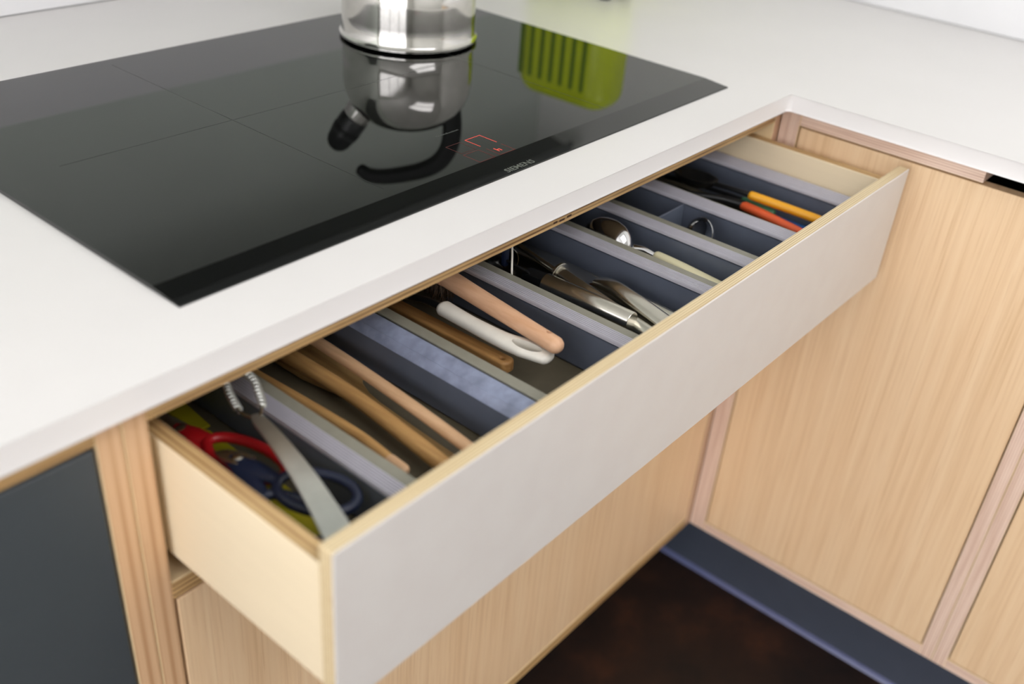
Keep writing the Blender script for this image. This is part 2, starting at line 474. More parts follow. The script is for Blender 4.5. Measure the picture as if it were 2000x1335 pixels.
for i, (wall, lo, hi, s, h) in enumerate(WIN):
    wall_with_hole('wall_' + wall, wall, lo, hi, s, h)
    bm = BM(); fw = 0.05; nb = 3
    P0, P1 = (RX0 - 0.10, RX0 - 0.05) if wall == 'left' else (RY0 - 0.10, RY0 - 0.05)
    def wb(b, a0, a1, z0, z1, inset=0.0):
        if wall == 'left': add_box(b, P0 + inset, P1 - inset, a0, a1, zz(z0), zz(z1), 0.003 if not inset else 0)
        else: add_box(b, a0, a1, P0 + inset, P1 - inset, zz(z0), zz(z1), 0.003 if not inset else 0)
    wb(bm, lo, hi, s, s + fw); wb(bm, lo, hi, h - fw, h); wb(bm, lo, lo + fw, s + fw, h - fw); wb(bm, hi - fw, hi, s + fw, h - fw)
    w = struct('window_%d' % (i + 1), bm, 'window_white', 'white framed window')
    for k in range(1, nb):
        c = lo + (hi - lo) * k / nb
        b = BM(); wb(b, c - 0.025, c + 0.025, s + fw, h - fw); emit('mullion', b, 'window_white', w)
    for k in range(nb):
        a0 = lo + (hi - lo) * k / nb + (0.05 if k == 0 else 0.025); a1 = lo + (hi - lo) * (k + 1) / nb - (0.05 if k == nb - 1 else 0.025)
        b = BM(); wb(b, a0, a1, s + fw, h - fw, 0.022); emit('pane', b, 'pane', w)

# ------------------------------------------------------------------ worktop and upstands
D, T, XR = -0.0638, -0.0215, 0.0481      # front edge, underside, front edge of the return
YB = 0.757                               # back edge at the upstand
def l_shape():
    r = 0.007
    pts = [(-2.45, D)]
    # rounded inner corner between the two runs
    cx, cy = XR - r, D - r
    pts += [(cx + r * math.sin(math.radians(t)), cy + r * math.cos(math.radians(t))) for t in (0, 22.5, 45, 67.5, 90)]
    pts += [(XR, -2.3), (0.612, -2.3), (0.612, YB), (-2.45, YB)]
    return pts
bm = add_prism(BM(), l_shape(), 'z', T, 0.0)
bmesh.ops.bevel(bm, geom=[e for e in bm.edges if abs(e.verts[0].co.z - e.verts[1].co.z) < 1e-6], offset=0.0016, segments=3, affect='EDGES', profile=0.5)
worktop = tag(emit('worktop', bm, 'worktop', smooth=True), 'white solid L-shaped worktop with a square front edge around the black hob', 'worktop')
tag(emit('upstand', box(-2.45, 0.612, YB, RY1, 0.0, 0.150, 0.001), 'upstand'), 'low white upstand along the back of the worktop behind the hob', 'upstand')
tag(emit('upstand', box(0.612, RX1, -2.3, RY1, 0.0, 0.150, 0.001), 'upstand'), 'low white upstand at the far edge of the return worktop on the right', 'upstand')

# ------------------------------------------------------------------ cabinets
YC, XF = -0.050, 0.0665           # front face of the hob run, front face of the return
BOT = -0.748                      # underside of the cabinets
RAILZ = -0.0425
# -- the drawer cabinet under the hob
hobcab = thing('drawer_cabinet', (-0.41, 0.2, FZ + 0.132), 'plywood cabinet under the hob with a long pale drawer pulled open above an oak door', 'cabinet')
XL0, XL1, XR0, XR1 = -0.8855, -0.8665, 0.0505, XF
emit('side_panel', box(XL0, XL1, YC, 0.50, BOT, T - 0.0005), 'post', hobcab)
emit('side_panel', box(XR0, XR1, YC, 0.50, BOT, T - 0.0005), 'ply_x', hobcab)
emit('top_rail', box(XL1, XR0, YC, 0.05, RAILZ, T - 0.0005), 'ply_z', hobcab)
for kx, kz, kw in ((-0.4014, -0.0380, 0.0042), (-0.3898, -0.0372, 0.0036), (-0.4123, -0.0374, 0.0030)):
    emit('knot', box(kx - kw, kx + kw, YC - 0.0003, YC + 0.002, kz - 0.0011, kz + 0.0011, 0.0002), 'knot', hobcab)
emit('drawer_rail', box(XL1, XR0, YC, 0.04, -0.2165, -0.1985), 'ply_z', hobcab)
emit('bottom_panel', box(XL1, XR0, YC, 0.50, BOT, BOT + 0.018), 'ply_z', hobcab)
emit('back_panel', box(XL1, XR0, 0.49, 0.50, BOT + 0.018, T - 0.0005), 'interior_shade', hobcab)
d = emit('door', box(XL1 + 0.003, XR0 - 0.003, YC, YC + 0.018, BOT + 0.021, -0.2195), 'oak', hobcab)
# -- drawer: base board with front, sides and back
DX0, DX1, DYF, DTH, DZT, DZB = -0.861, 0.0475, -0.2336, 0.0135, -0.0455, -0.1948
SX0, SX1, SZT, SZB = -0.8595, 0.046, -0.064, -0.176
STH = 0.0142
YI = DYF + DTH                     # inner face of the drawer front
drawer = emit('drawer', box(SX0 + STH, SX1 - STH, YI, 0.256, -0.158, -0.150), 'drawer_z', hobcab)
emit('drawer_front', box(DX0, DX1, DYF, YI, DZB, DZT, 0.0008), 'front', drawer)
emit('drawer_side', box(SX0, SX0 + STH, YI, 0.27, SZB, SZT, 0.0006), 'drawer_x', drawer)
emit('drawer_side', box(SX1 - STH, SX1, YI, 0.27, SZB, SZT, 0.0006), 'drawer_x', drawer)
emit('drawer_back', box(SX0 + STH, SX1 - STH, 0.256, 0.27, SZB, SZT, 0.0006), 'ply_y', drawer)
# -- charcoal cabinet to the left
left = thing('base_cabinet', (-1.3, 0.2, FZ + 0.132), 'plywood base cabinet with a plain charcoal door left of the open drawer', 'cabinet')
emit('side_panel', box(-0.9050, XL0 - 0.0006, YC, 0.50, BOT, T - 0.0005), 'post', left)
emit('side_panel', box(-1.80, -1.782, YC, 0.50, BOT, T - 0.0005), 'ply_x', left)
emit('top_rail', box(-1.782, -0.9050, YC, 0.05, RAILZ, T - 0.0005), 'ply_z', left)
emit('bottom_panel', box(-1.782, -0.9050, YC, 0.50, BOT, BOT + 0.018), 'ply_z', left)
emit('back_panel', box(-1.782, -0.9050, 0.49, 0.50, BOT + 0.018, RAILZ), 'interior_shade', left)
emit('door', box(-1.779, -0.9075, YC, YC + 0.018, BOT + 0.021, RAILZ - 0.003), 'charcoal', left)
# -- oak cabinet on the return, beside the drawer
ret = thing('base_cabinet', (0.3, -0.26, FZ + 0.132), 'oak-fronted plywood cabinet on the return, right of the open drawer', 'cabinet')
BX = 0.58
emit('side_panel', box(XF, BX, -0.0775, YC - 0.0006, BOT, T - 0.0005), 'ply_y', ret)
emit('side_panel', box(XF, BX, -0.4665, -0.4480, BOT, T - 0.0005), 'ply_y', ret)
emit('top_rail', box(XF, XF + 0.09, -0.3140, -0.0775, RAILZ, T - 0.0005), 'ply_zy', ret)
emit('bottom_panel', box(XF, BX, -0.4480, -0.0775, BOT, BOT + 0.018), 'ply_zy', ret)
emit('back_panel', box(BX - 0.01, BX, -0.4480, -0.0775, BOT + 0.018, T - 0.0005), 'interior_shade', ret)
emit('door', box(XF, XF + 0.018, -0.4460, -0.0797, BOT + 0.020, RAILZ - 0.0022), 'oak', ret)
# -- next cabinet along the return
nxt = thing('base_cabinet', (0.3, -0.7, FZ + 0.132), 'oak-fronted plywood cabinet at the right edge, beyond the double plywood post', 'cabinet')
emit('side_panel', box(XF, BX, -0.4860, -0.4671, BOT, T - 0.0005), 'ply_y', nxt)
emit('side_panel', box(XF, BX, -1.000, -0.982, BOT, T - 0.0005), 'ply_y', nxt)
emit('bottom_panel', box(XF, BX, -0.982, -0.4860, BOT, BOT + 0.018), 'ply_zy', nxt)
emit('back_panel', box(BX - 0.01, BX, -0.982, -0.4860, BOT + 0.018, T - 0.0005), 'interior_shade', nxt)
emit('door', box(XF, XF + 0.018, -0.980, -0.4880, BOT + 0.020, RAILZ - 0.0022), 'oak', nxt)
# -- plinths
def plinth(name, label, poly, axis, a0, a1):
    return tag(emit(name, add_prism(BM(), poly, axis, a0, a1), 'plinth', smooth=True), label, 'plinth')
PX = 0.112
pl = plinth('plinth', 'slate blue plinth board under the oak cabinets of the return', [(PX + 0.016, FZ), (PX + 0.016, BOT), (PX, BOT), (PX, FZ)], 'y', -1.0, 0.0358)
emit('plinth_strip', add_prism(BM(), [(PX, FZ), (PX, FZ + 0.007), (PX - 0.003, FZ + 0.0055), (PX - 0.0055, FZ + 0.003), (PX - 0.007, FZ)], 'y', -1.0, 0.0358), 'strip', pl, True)  # pale blue strip along the foot of the plinth
plinth('plinth', 'slate blue plinth board hidden back under the drawer cabinet', [(0.052, FZ), (0.052, BOT), (0.036, BOT), (0.036, FZ)], 'x', -1.80, PX + 0.016)

# ------------------------------------------------------------------ induction hob
HW, HD, HT, FY = -0.802, 0.52, 0.004, 0.034
hob = thing('induction_hob', (HW / 2, HD / 2, 0.0), 'wide black glass induction hob in the white worktop, with the kettle standing on it', 'hob')
bm = add_prism(BM(), [(0.0, 0.0), (HD, 0.0), (HD, HT - 0.0008), (HD - 0.0008, HT), (FY, HT), (0.0008, 0.0012), (0.0, 0.0008)], 'x', HW, 0.0)
emit('glass', bm, 'glass', hob)
def strip(x0, x1, y0, y1, zt=HT): return box(x0, x1, y0, y1, zt, zt + 0.00012, 0)
def outline(segs, w, mat, name, label=None):
    bm = BM()
    for (xa, ya, xb, yb) in segs:
        add_box(bm, min(xa, xb) - w / 2, max(xa, xb) + w / 2, min(ya, yb) - w / 2, max(ya, yb) + w / 2, HT, HT + 0.00012)
    return tag(emit(name, bm, mat, hob), label)
outline([(-.4013, .0625, -.4013, .0838), (-.4013, .0838, -.3788, .0838), (-.3788, .0838, -.3788, .060)], .0007, 'led', 'zone_indicator', 'lit red outline of the hot zone')
outline([(-.4013, .054, -.4013, .0345), (-.4013, .0345, -.3790, .0345), (-.3790, .0345, -.3790, .053)], .0006, 'led_dim', 'zone_indicator')
outline([(-.4310, .0612, -.4310, .0832), (-.4310, .0832, -.4100, .0832), (-.4100, .0832, -.4100, .0612), (-.4100, .0612, -.4310, .0612)], .0005, 'led_faint', 'zone_indicator')
outline([(-.4325, .0345, -.4325, .0575), (-.4325, .0575, -.4100, .0575), (-.4100, .0575, -.4100, .0345), (-.4100, .0345, -.4325, .0345)], .0005, 'led_dim', 'zone_indicator')
# the lit "h" of the residual heat display
bm = BM()
for (x0, x1, y0, y1) in ((-.3955, -.3944, .0415, .0500), (-.3955, -.3905, .0452, .0463), (-.3916, -.3905, .0415, .0463)):
    add_box(bm, x0, x1, y0, y1, HT, HT + 0.00012)
emit('heat_symbol', bm, 'led', hob)
def text_mesh(txt, size, mat4, thick=0.00008, bold=0.0):
    cu = bpy.data.curves.new('tmp', 'FONT'); cu.body = txt; cu.size = size; cu.extrude = thick; cu.offset = bold; cu.resolution_u = 3
    o = bpy.data.objects.new('tmp', cu); COL.objects.link(o)
    dg = bpy.context.evaluated_depsgraph_get(); dg.update()
    me = bpy.data.meshes.new_from_object(o.evaluated_get(dg))
    xs = [v.co.x for v in me.vertices]
    me.transform(Matrix.Translation((-min(xs), 0, 0)))
    w = max(xs) - min(xs)
    bm = BM(); bm.from_mesh(me); bm.transform(mat4(w))
    bpy.data.objects.remove(o); bpy.data.curves.remove(cu); bpy.data.meshes.remove(me)
    return bm
tilt = math.atan2(HT - 0.0012, FY - 0.0008)
yt = 0.0035; zt = 0.0012 + (yt - 0.0008) * math.tan(tilt)
emit('brand_lettering', text_mesh('SIEMENS', 0.0098, lambda w: Matrix.Translation((-0.4255, yt, zt + 0.00006)) @ Matrix.Rotation(tilt, 4, 'X') @ Matrix.Diagonal((0.0425 / w, 1, 1, 1)), bold=0.0001), 'print', hob)
emit('zone_lettering', text_mesh('flexInduction', 0.0042, lambda w: Matrix.Translation((-0.4186, 0.1080, HT + 0.00006)) @ Matrix.Diagonal((0.0335 / w, 1, 1, 1))), 'print_mid', hob)
for (x0, x1, y0, y1) in ((-.55, -.5495, .05, .50), (-.55, -.2, .275, .2755), (-.2, -.1995, .05, .50), (-.74, -.55, .275, .2755)):
    emit('zone_line', strip(x0, x1, y0, y1), 'print_dim', hob)

# ------------------------------------------------------------------ unseen shelf added to darken the reflection in the hob glass
shelf = thing('wall_shelf', (-0.2, 0.61, 0.53), 'unseen grey shelf added above the hob to darken its reflection in the glass', 'shelf')
emit('board', box(-1.0, 0.58, 0.56, RY1, 0.53, 0.565, 0.001), 'added_shelf_grey', shelf)
emit('lip', box(-1.0, 0.58, 0.552, 0.5595, 0.515, 0.5655, 0.001), 'added_shelf_grey', shelf)

# ------------------------------------------------------------------ kettle
KC = Vector((-0.184, 0.386, HT)); KR = 0.089
kettle = thing('kettle', KC, 'polished steel stovetop kettle with black handle and spout, standing on the black hob', 'kettle')
prof = [(0, 0.0005), (KR - 0.004, 0.0005), (KR, 0.002), (KR + 0.0022, 0.0035), (KR + 0.0022, 0.006), (KR, 0.0075), (KR - 0.0015, 0.010), (KR - 0.0012, 0.03), (KR - 0.0015, 0.055)]
for k in range(1, 13):
    a = math.radians(90 * k / 13); prof.append(((KR - 0.0015) * (0.30 + 0.70 * math.cos(a)) , 0.055 + 0.066 * math.sin(a)))
prof += [(0.026, 0.1214), (0, 0.122)]
TK = Matrix.Translation(KC)
emit('body', add_lathe(BM(), prof, TK, 72), 'steel', kettle, True)
emit('lid', add_lathe(BM(), [(0, 0.1215), (0.027, 0.1208), (0.028, 0.1218), (0.026, 0.1230), (0, 0.1236)], TK, 40), 'black', kettle, True)
KL = Vector((-0.6465, 0.7629, 0))        # horizontal direction of the spout
def K(u, h): return KC + KL * u + Vector((0, 0, h))
emit('spout', add_tube(BM(), catmull([K(0.046, 0.084), K(0.061, 0.103), K(0.072, 0.119)], 5), [0.0260, 0.0215, 0.0185], 24), 'steel', kettle, True)
cap = emit('spout_cap', add_tube(BM(), [K(0.071, 0.118), K(0.0715, 0.1186), K(0.088, 0.143), K(0.0885, 0.1436)], [0.0185, 0.0200, 0.0200, 0.019], 24), 'black', kettle, True)
emit('whistle', add_tube(BM(), [K(0.084, 0.137), K(0.094, 0.152)], [0.0205, 0.0175], 24, cap='round'), 'black_matt', cap, True)
hp = catmull([K(-0.060, 0.088), K(-0.064, 0.124), K(-0.061, 0.152), K(-0.049, 0.174), K(-0.028, 0.189), K(0.002, 0.199), K(0.032, 0.205), K(0.052, 0.204), K(0.064, 0.197)], 6)
emit('handle', add_tube(BM(), hp, [(0.014, 0.011), (0.0135, 0.0125), (0.013, 0.0125), (0.0125, 0.0125), (0.012, 0.011), (0.0115, 0.0098), (0.011, 0.009), (0.0105, 0.008), (0.009, 0.0065)], 18, up=(0.76, 0.65, 0.05), power=2.6, cap='round'), 'black_matt', kettle, True)

# ------------------------------------------------------------------ toaster
TX0, TX1, TY0, TY1, TZ0, TZ1 = 0.215, 0.310, 0.335, 0.528, 0.012, 0.198
toaster = thing('toaster', (0.262, 0.42, 0.0), 'lime green toaster with vertical vent slots, standing beyond the hob', 'toaster')
def add_loft(bm, rings):
    R = [[bm.verts.new(p) for p in r] for r in rings]; n = len(R[0])
    for A, B in zip(R, R[1:]):
        for k in range(n): bm.faces.new((A[k], A[(k + 1) % n], B[(k + 1) % n], B[k]))
    bm.faces.new(R[0][::-1]); bm.faces.new(R[-1]); return bm
def tring(ins, z): return [(x, y, z) for x, y in rrect(TX0 + ins, TX1 - ins, TY0 + ins, TY1 - ins, max(0.006, 0.040 - ins), 8)]
rings = [tring(0.004, TZ0), tring(0.0, TZ0 + 0.004), tring(0.0, TZ1 - 0.034)]
rings += [tring(0.034 * (1 - math.cos(math.radians(a))), TZ1 - 0.034 + 0.034 * math.sin(math.radians(a))) for a in (15, 30, 45, 60, 75, 90)]
emit('body', add_loft(BM(), rings), 'lime', toaster, True)
for k in range(7):
    c = 0.5085 - 0.0222 * k
    mt = Matrix(((0, 0, 1, TX0), (1, 0, 0, 0), (0, 1, 0, 0), (0, 0, 0, 1)))
    emit('vent_slot', plate([rrect(c - 0.0042, c + 0.0042, 0.066, 0.163, 0.004, 4)], 0.0012, 0, mt), 'lime_shaded', toaster)  # flat strips stand in for shaded recesses
emit('bread_slot', box(TX0 + 0.036, TX1 - 0.036, TY0 + 0.045, TY1 - 0.045, TZ1 + 0.0002, TZ1 + 0.0018, 0.0005), 'black', toaster)
emit('lever', box(TX1 + 0.0005, TX1 + 0.018, 0.408, 0.432, 0.11, 0.122, 0.003, 2), 'black', toaster)
for fx, fy in ((TX0 + 0.018, TY0 + 0.026), (TX0 + 0.018, TY1 - 0.026), (TX1 - 0.018, TY0 + 0.026), (TX1 - 0.018, TY1 - 0.026)):
    emit('foot', add_lathe(BM(), [(0, 0), (0.009, 0), (0.011, 0.003), (0.011, TZ0 + 0.0008), (0, TZ0 + 0.0008)], Matrix.Translation((fx, fy, 0)), 20), 'black', toaster, True)

# ------------------------------------------------------------------ drawer organiser trays
RZ, TF = -0.095, -0.1455                 # rim height, inner floor
TYA, TYB = YI + 0.0006, 0.250
def ribbed(x0, w, z, n=6, h=0.0019):
    pts = [(x0, z - 0.0045)]
    p = w / n
    for k in range(n):
        a = x0 + k * p
        pts += [(a + p * 0.02, z - h), (a + p * 0.18, z), (a + p * 0.60, z), (a + p * 0.80, z - h)]
    pts += [(x0 + w, z - 0.0045)]
    return pts
def divider(parent, x0, wr=0.0155, wl=0.0118, last=False):
    """wall facing left, ribbed cap over it, plain ledge to its right"""
    xr = x0 + wr + wl
    bm = BM()
    pts = [(x0 + 0.0030, TF), (x0 + 0.0012, TF + 0.003), (x0 + 0.0002, RZ - 0.0085), (x0 + 0.0002, RZ - 0.0065), (x0 + 0.0022, RZ - 0.0060), (x0 + 0.0022, RZ - 0.0046), (xr - 0.0020, RZ - 0.0046), (xr - 0.0040, TF)]
    w = emit('divider_wall' if not last else 'side_wall', add_prism(bm, pts, 'y', TYA + 0.001, TYB - 0.001), 'tray', parent)
    emit('ribbed_rim', add_prism(BM(), ribbed(x0 - 0.0008, wr + 0.0008, RZ), 'y', TYA, TYB), 'rim', w)
    if wl > 0.002:
        emit('ledge', box(x0 + wr, xr, TYA, TYB, RZ - 0.0046, RZ - 0.0014, 0.0006), 'ledge', w)
    return w
def tray_floor(parent, x0, x1):
    emit('tray_base', box(x0, x1, TYA, TYB, -0.1494, TF, 0.0005), 'tray_floor', parent)
    for a, b in ((TYA, TYA + 0.003), (TYB - 0.003, TYB)):
        emit('end_wall', box(x0, x1, a, b, TF, RZ - 0.012, 0.0005), 'tray', parent)
trayA = thing('organiser_tray', (-0.72, 0.0, -0.1494), 'grey plastic organiser tray at the near end, holding scissors and wooden spoons', 'drawer tray')
tray_floor(trayA, -0.8440, -0.5935)
emit('side_wall', box(-0.8445, -0.8400, TYA, TYB, TF, RZ, 0.0008), 'tray', trayA)
divider(trayA, -0.7586, 0.0145, 0.0115)
wv = emit('side_wall', add_prism(BM(), [(-0.6112, TF), (-0.6136, TF + 0.003), (-0.6148, RZ - 0.012), (-0.6140, RZ - 0.011), (-0.5935, RZ - 0.004), (-0.5935, TF)], 'y', TYA + 0.001, TYB - 0.001), 'tray', trayA)
emit('worn_rim', add_prism(BM(), [(-0.6152, RZ - 0.0115), (-0.6138, RZ - 0.0085), (-0.6090, RZ - 0.0045), (-0.6080, RZ - 0.0052), (-0.6000, RZ - 0.0012), (-0.5950, RZ - 0.0002), (-0.5935, RZ - 0.0010), (-0.5935, RZ - 0.0040)], 'y', TYA, TYB), 'rim_worn', wv, True)
trayB = thing('organiser_tray', (-0.28, 0.0, -0.1494), 'grey plastic organiser tray with ribbed dividers filling the rest of the drawer', 'drawer tray')
tray_floor(trayB, -0.5905, 0.0315)
wv = emit('side_wall', add_prism(BM(), [(-0.5905, TF), (-0.5905, RZ - 0.004), (-0.5795, RZ - 0.004), (-0.5815, TF)], 'y', TYA + 0.001, TYB - 0.001), 'tray', trayB)
emit('rim', box(-0.5908, -0.5785, TYA, TYB, RZ - 0.004, RZ - 0.0005, 0.0012, 2), 'ledge', wv)
divider(trayB, -0.4670)
divider(trayB, -0.3225)
divider(trayB, -0.2357, 0.0165)
divider(trayB, -0.1444, 0.0235, 0.0035)
divider(trayB, -0.0010, 0.0300, 0.0, True)
emit('cross_divider', box(-0.2068, -0.1440, -0.0455, -0.0435, TF, RZ - 0.0055, 0.0004), 'tray', trayB)

# ------------------------------------------------------------------ utensils, from the near left compartment to the far right one
def handle_tube(name, pts, rad, mat, parent, seg=16, power=2.0, cap='round', n=6, up=(0, 0, 1)):
    return emit(name, add_tube(BM(), catmull(pts, n), rad, seg, power=power, cap=cap, up=up), mat, parent, True)

# yellow scraper on the tray floor
sc = thing('scraper', (-0.780, 0.0, TF), 'flat yellow plastic scraper under the scissors', 'scraper')
MT = Matrix.Translation
emit('handle', plate([rrect(-0.797, -0.774, -0.150, 0.030, 0.010)], 0.006, 0.0015, MT((0, 0, -0.1424))), 'yellow', sc, True)
emit('blade', plate([[(-0.802, 0.0305), (-0.768, 0.0305), (-0.762, 0.10), (-0.766, 0.125), (-0.806, 0.125), (-0.809, 0.10)]], 0.003, 0.0008, MT((0, 0, -0.1435))), 'yellow', sc, True)

def scissors(name, label, mat, piv, ang, z, ring1, ring2, blade_len):
    t = thing(name, (piv[0], piv[1], z - 0.008), label, 'scissors', None)
    dr = Vector((math.cos(ang), math.sin(ang)))
    for i, (c, a, b, rot, w, zo) in enumerate((ring1, ring2)):
        n = 36
        loop = [Vector((p[0], p[1], z + zo)) for p in ellipse(c[0], c[1], a, b, rot, n)]
        bm = add_tube(BM(), loop, (w, w * 0.95), 10, closed=True)
        # shank from the ring to the pivot
        e = Vector((c[0] + math.cos(rot) * a, c[1] + math.sin(rot) * a, z + zo))
        add_tube(bm, catmull([e, e.lerp(Vector((piv[0], piv[1], z + zo)), 0.55), (piv[0] + dr.x * 0.006, piv[1] + dr.y * 0.006, z + zo * 0.3)], 4), [(w * 1.2, w * 0.9), (w * 1.9, w * 0.8), (w * 1.3, w * 0.6)], 10, cap='round')
        h = emit('handle', bm, mat, t, True)
        o = Vector((-dr.y, dr.x)) * (0.004 if i == 0 else -0.004)
        fr = frame((piv[0], piv[1], z + (0.0016 if i == 0 else -0.0016)), (piv[0] + dr.x + o.x * 8, piv[1] + dr.y + o.y * 8, z))
        emit('blade', plate([[(-0.012, -0.006), (0.0, -0.0075), (blade_len * 0.6, -0.006), (blade_len, 0.0), (blade_len * 0.6, 0.005), (0, 0.0075), (-0.012, 0.006)]], 0.0022, 0.0004, fr), 'steel_satin', t, True)
    emit('pivot_screw', add_lathe(BM(), [(0, -0.0035), (0.004, -0.0035), (0.0045, 0.0035), (0.003, 0.0045), (0, 0.0045)], MT((piv[0], piv[1], z)), 18), 'steel_satin', t, True)
    return t
scissors('scissors', 'red-handled scissors lying against the near left side of the drawer', 'red', (-0.806, 0.012), math.radians(96), -0.118,
         ((-0.7915, -0.052), 0.038, 0.0165, math.radians(100), 0.0046, 0.0012), ((-0.8195, -0.068), 0.036, 0.0125, math.radians(84), 0.0046, -0.0012), 0.12)
scissors('scissors', 'navy-handled scissors with a big round loop, tucked in the near corner of the drawer', 'navy', (-0.806, -0.062), math.radians(112), -0.1045,
         ((-0.7885, -0.132), 0.031, 0.020, math.radians(112), 0.0042, 0.001), ((-0.815, -0.140), 0.033, 0.016, math.radians(95), 0.0042, -0.001), 0.02)

# coil whisk with a flat steel handle
wk = thing('coil_whisk', (-0.80, -0.08, -0.10), 'steel coil whisk with a flat bright handle leaning across the scissors', 'whisk')
wp = [(-0.8330, -0.2140, -0.0740), (-0.8235, -0.1927, -0.0760), (-0.8031, -0.1398, -0.0800), (-0.7875, -0.0893, -0.0830), (-0.7792, -0.0563, -0.0850), (-0.7765, -0.0480, -0.0855)]
emit('handle', add_tube(BM(), catmull(wp, 6), [(0.0105, 0.0016), (0.0105, 0.0016), (0.0088, 0.0016), (0.0072, 0.0016), (0.0056, 0.0016), (0.0036, 0.0016)], 16, power=4.5), 'steel_soft', wk, True)
loop = catmull([(-0.7770, -0.0530, -0.0850), (-0.7667, -0.0429, -0.0830), (-0.7589, -0.0286, -0.0820), (-0.7526, -0.0122, -0.0800), (-0.7500, 0.020, -0.0800), (-0.7530, 0.062, -0.0820), (-0.7640, 0.078, -0.0820), (-0.7740, 0.060, -0.0840), (-0.7700, 0.030, -0.0850), (-0.7669, 0.0053, -0.0870), (-0.7717, -0.0077, -0.0880), (-0.7766, -0.0220, -0.0890), (-0.7798, -0.0339, -0.0890), (-0.7785, -0.0480, -0.0868)], 12)
emit('loop_wire', add_tube(BM(), loop, 0.0013, 8), 'steel_satin', wk, True)
def helix(path, r, pitch, per=8):
    # resample by length and wind round
    L = [0.0]
    for a, b in zip(path, path[1:]): L.append(L[-1] + (b - a).length)
    n = int(L[-1] / pitch * per); out = []; j = 0
    for i in range(n):
        s = i * pitch / per
        while j < len(L) - 2 and L[j + 1] < s: j += 1
        f = (s - L[j]) / max(1e-9, L[j + 1] - L[j]); p = path[j].lerp(path[j + 1], f); d = (path[j + 1] - path[j]).normalized()
        u = d.cross(Vector((0, 0, 1))).normalized(); w = u.cross(d); a = 2 * math.pi * i / per
        out.append(p + u * (r * math.cos(a)) + w * (r * math.sin(a)))
    return out
emit('coil', add_tube(BM(), helix(loop[10:-16], 0.0027, 0.0044, 10), 0.0011, 6), 'steel_soft', wk, True)

# wooden spoons in the second compartment
s1 = thing('wooden_spoon', (-0.711, -0.06, TF), 'slim tan wooden stick with a pale worn tip beside the ribbed divider', 'wooden spoon', 'wooden spoons in the near tray')
handle_tube('handle', [(-0.713, -0.130, -0.1185), (-0.708, -0.080, -0.1205), (-0.709, 0.02, -0.125), (-0.711, 0.10, -0.129)], [0.0050, 0.0052, 0.0056, 0.006], 'wood_tan', s1)
handle_tube('tip', [(-0.7138, -0.1460, -0.1178), (-0.7131, -0.131, -0.1184)], [0.0048, 0.0054], 'wood_pale', s1)
emit('bowl', add_lathe(BM(), [(0, -0.008), (0.012, -0.006), (0.019, 0), (0.0205, 0.006), (0.0185, 0.006), (0.011, 0), (0, -0.003)], MT((-0.711, 0.125, -0.131)) @ Matrix.Diagonal((0.9, 1.5, 1, 1)), 28), 'wood_tan', s1, True)
s2 = thing('wooden_spoon', (-0.667, 0.0, TF), 'thick tan wooden spoon, second from the ribbed divider', 'wooden spoon', 'wooden spoons in the near tray')
handle_tube('handle', [(-0.683, -0.190, -0.1285), (-0.674, -0.12, -0.1285), (-0.666, -0.03, -0.1285), (-0.667, 0.08, -0.1285)], [0.0078, 0.0074, 0.0070, 0.0080], 'wood_tan', s2)
emit('bowl', add_lathe(BM(), [(0, -0.011), (0.014, -0.008), (0.023, 0), (0.026, 0.007), (0.0235, 0.007), (0.014, -0.002), (0, -0.006)], MT((-0.668, 0.118, -0.128)) @ Matrix.Diagonal((0.95, 1.45, 1, 1)), 28), 'wood_tan', s2, True)
s3 = thing('wooden_spatula', (-0.652, 0.0, TF), 'flat oiled wooden spatula with a wide head lying on the tray floor', 'wooden spatula')
emit('handle', plate([[(-0.6690, -0.2020), (-0.6590, -0.2030), (-0.6535, -0.1000), (-0.6500, -0.0500), (-0.6470, -0.0320), (-0.6410, -0.0170), (-0.6320, -0.0060), (-0.6270, 0.0140), (-0.6250, 0.0850), (-0.6290, 0.1080), (-0.6680, 0.1120), (-0.6740, 0.0900), (-0.6730, 0.0300), (-0.6680, 0.0000), (-0.6610, -0.0280), (-0.6610, -0.0600), (-0.6640, -0.1000)]], 0.0062, 0.0018, MT((0.0035, 0, -0.1404))), 'wood_olive', s3, True)
s4 = thing('wooden_spoon', (-0.645, 0.0, TF), 'straight beech stick nearest the worn blue-grey tray rim', 'wooden spoon', 'wooden spoons in the near tray')
handle_tube('handle', [(-0.6605, -0.205, -0.1200), (-0.651, -0.115, -0.1195), (-0.6445, -0.04, -0.1200), (-0.639, 0.04, -0.1215), (-0.636, 0.115, -0.124)], [0.0056, 0.0056, 0.0056, 0.0056, 0.006], 'wood_pale', s4)
emit('bowl', add_lathe(BM(), [(0, -0.008), (0.010, -0.006), (0.016, 0), (0.0175, 0.006), (0.0155, 0.006), (0.010, 0), (0, -0.003)], MT((-0.6355, 0.138, -0.124)) @ Matrix.Diagonal((0.9, 1.6, 1, 1)), 28), 'wood_pale', s4, True)

# third compartment: brown paddle, white turner, brush
b1 = thing('wooden_paddle', (-0.531, 0.0, TF), 'brown flat wooden handle with a small hole, left of the white handle', 'wooden utensil')
fr = frame((-0.5338, -0.104, -0.1265), (-0.5270, 0.060, -0.1345))
emit('handle', plate([rrect(0.0, 0.19, -0.0082, 0.0082, 0.0070), ellipse(0.0105, 0.0005, 0.0028, 0.0018, 0, 14)], 0.0120, 0.0024, fr), 'wood_brown', b1, True)
emit('paddle_blade', plate([rrect(0.186, 0.285, -0.024, 0.020, 0.012)], 0.006, 0.002, fr), 'wood_brown', b1, True)

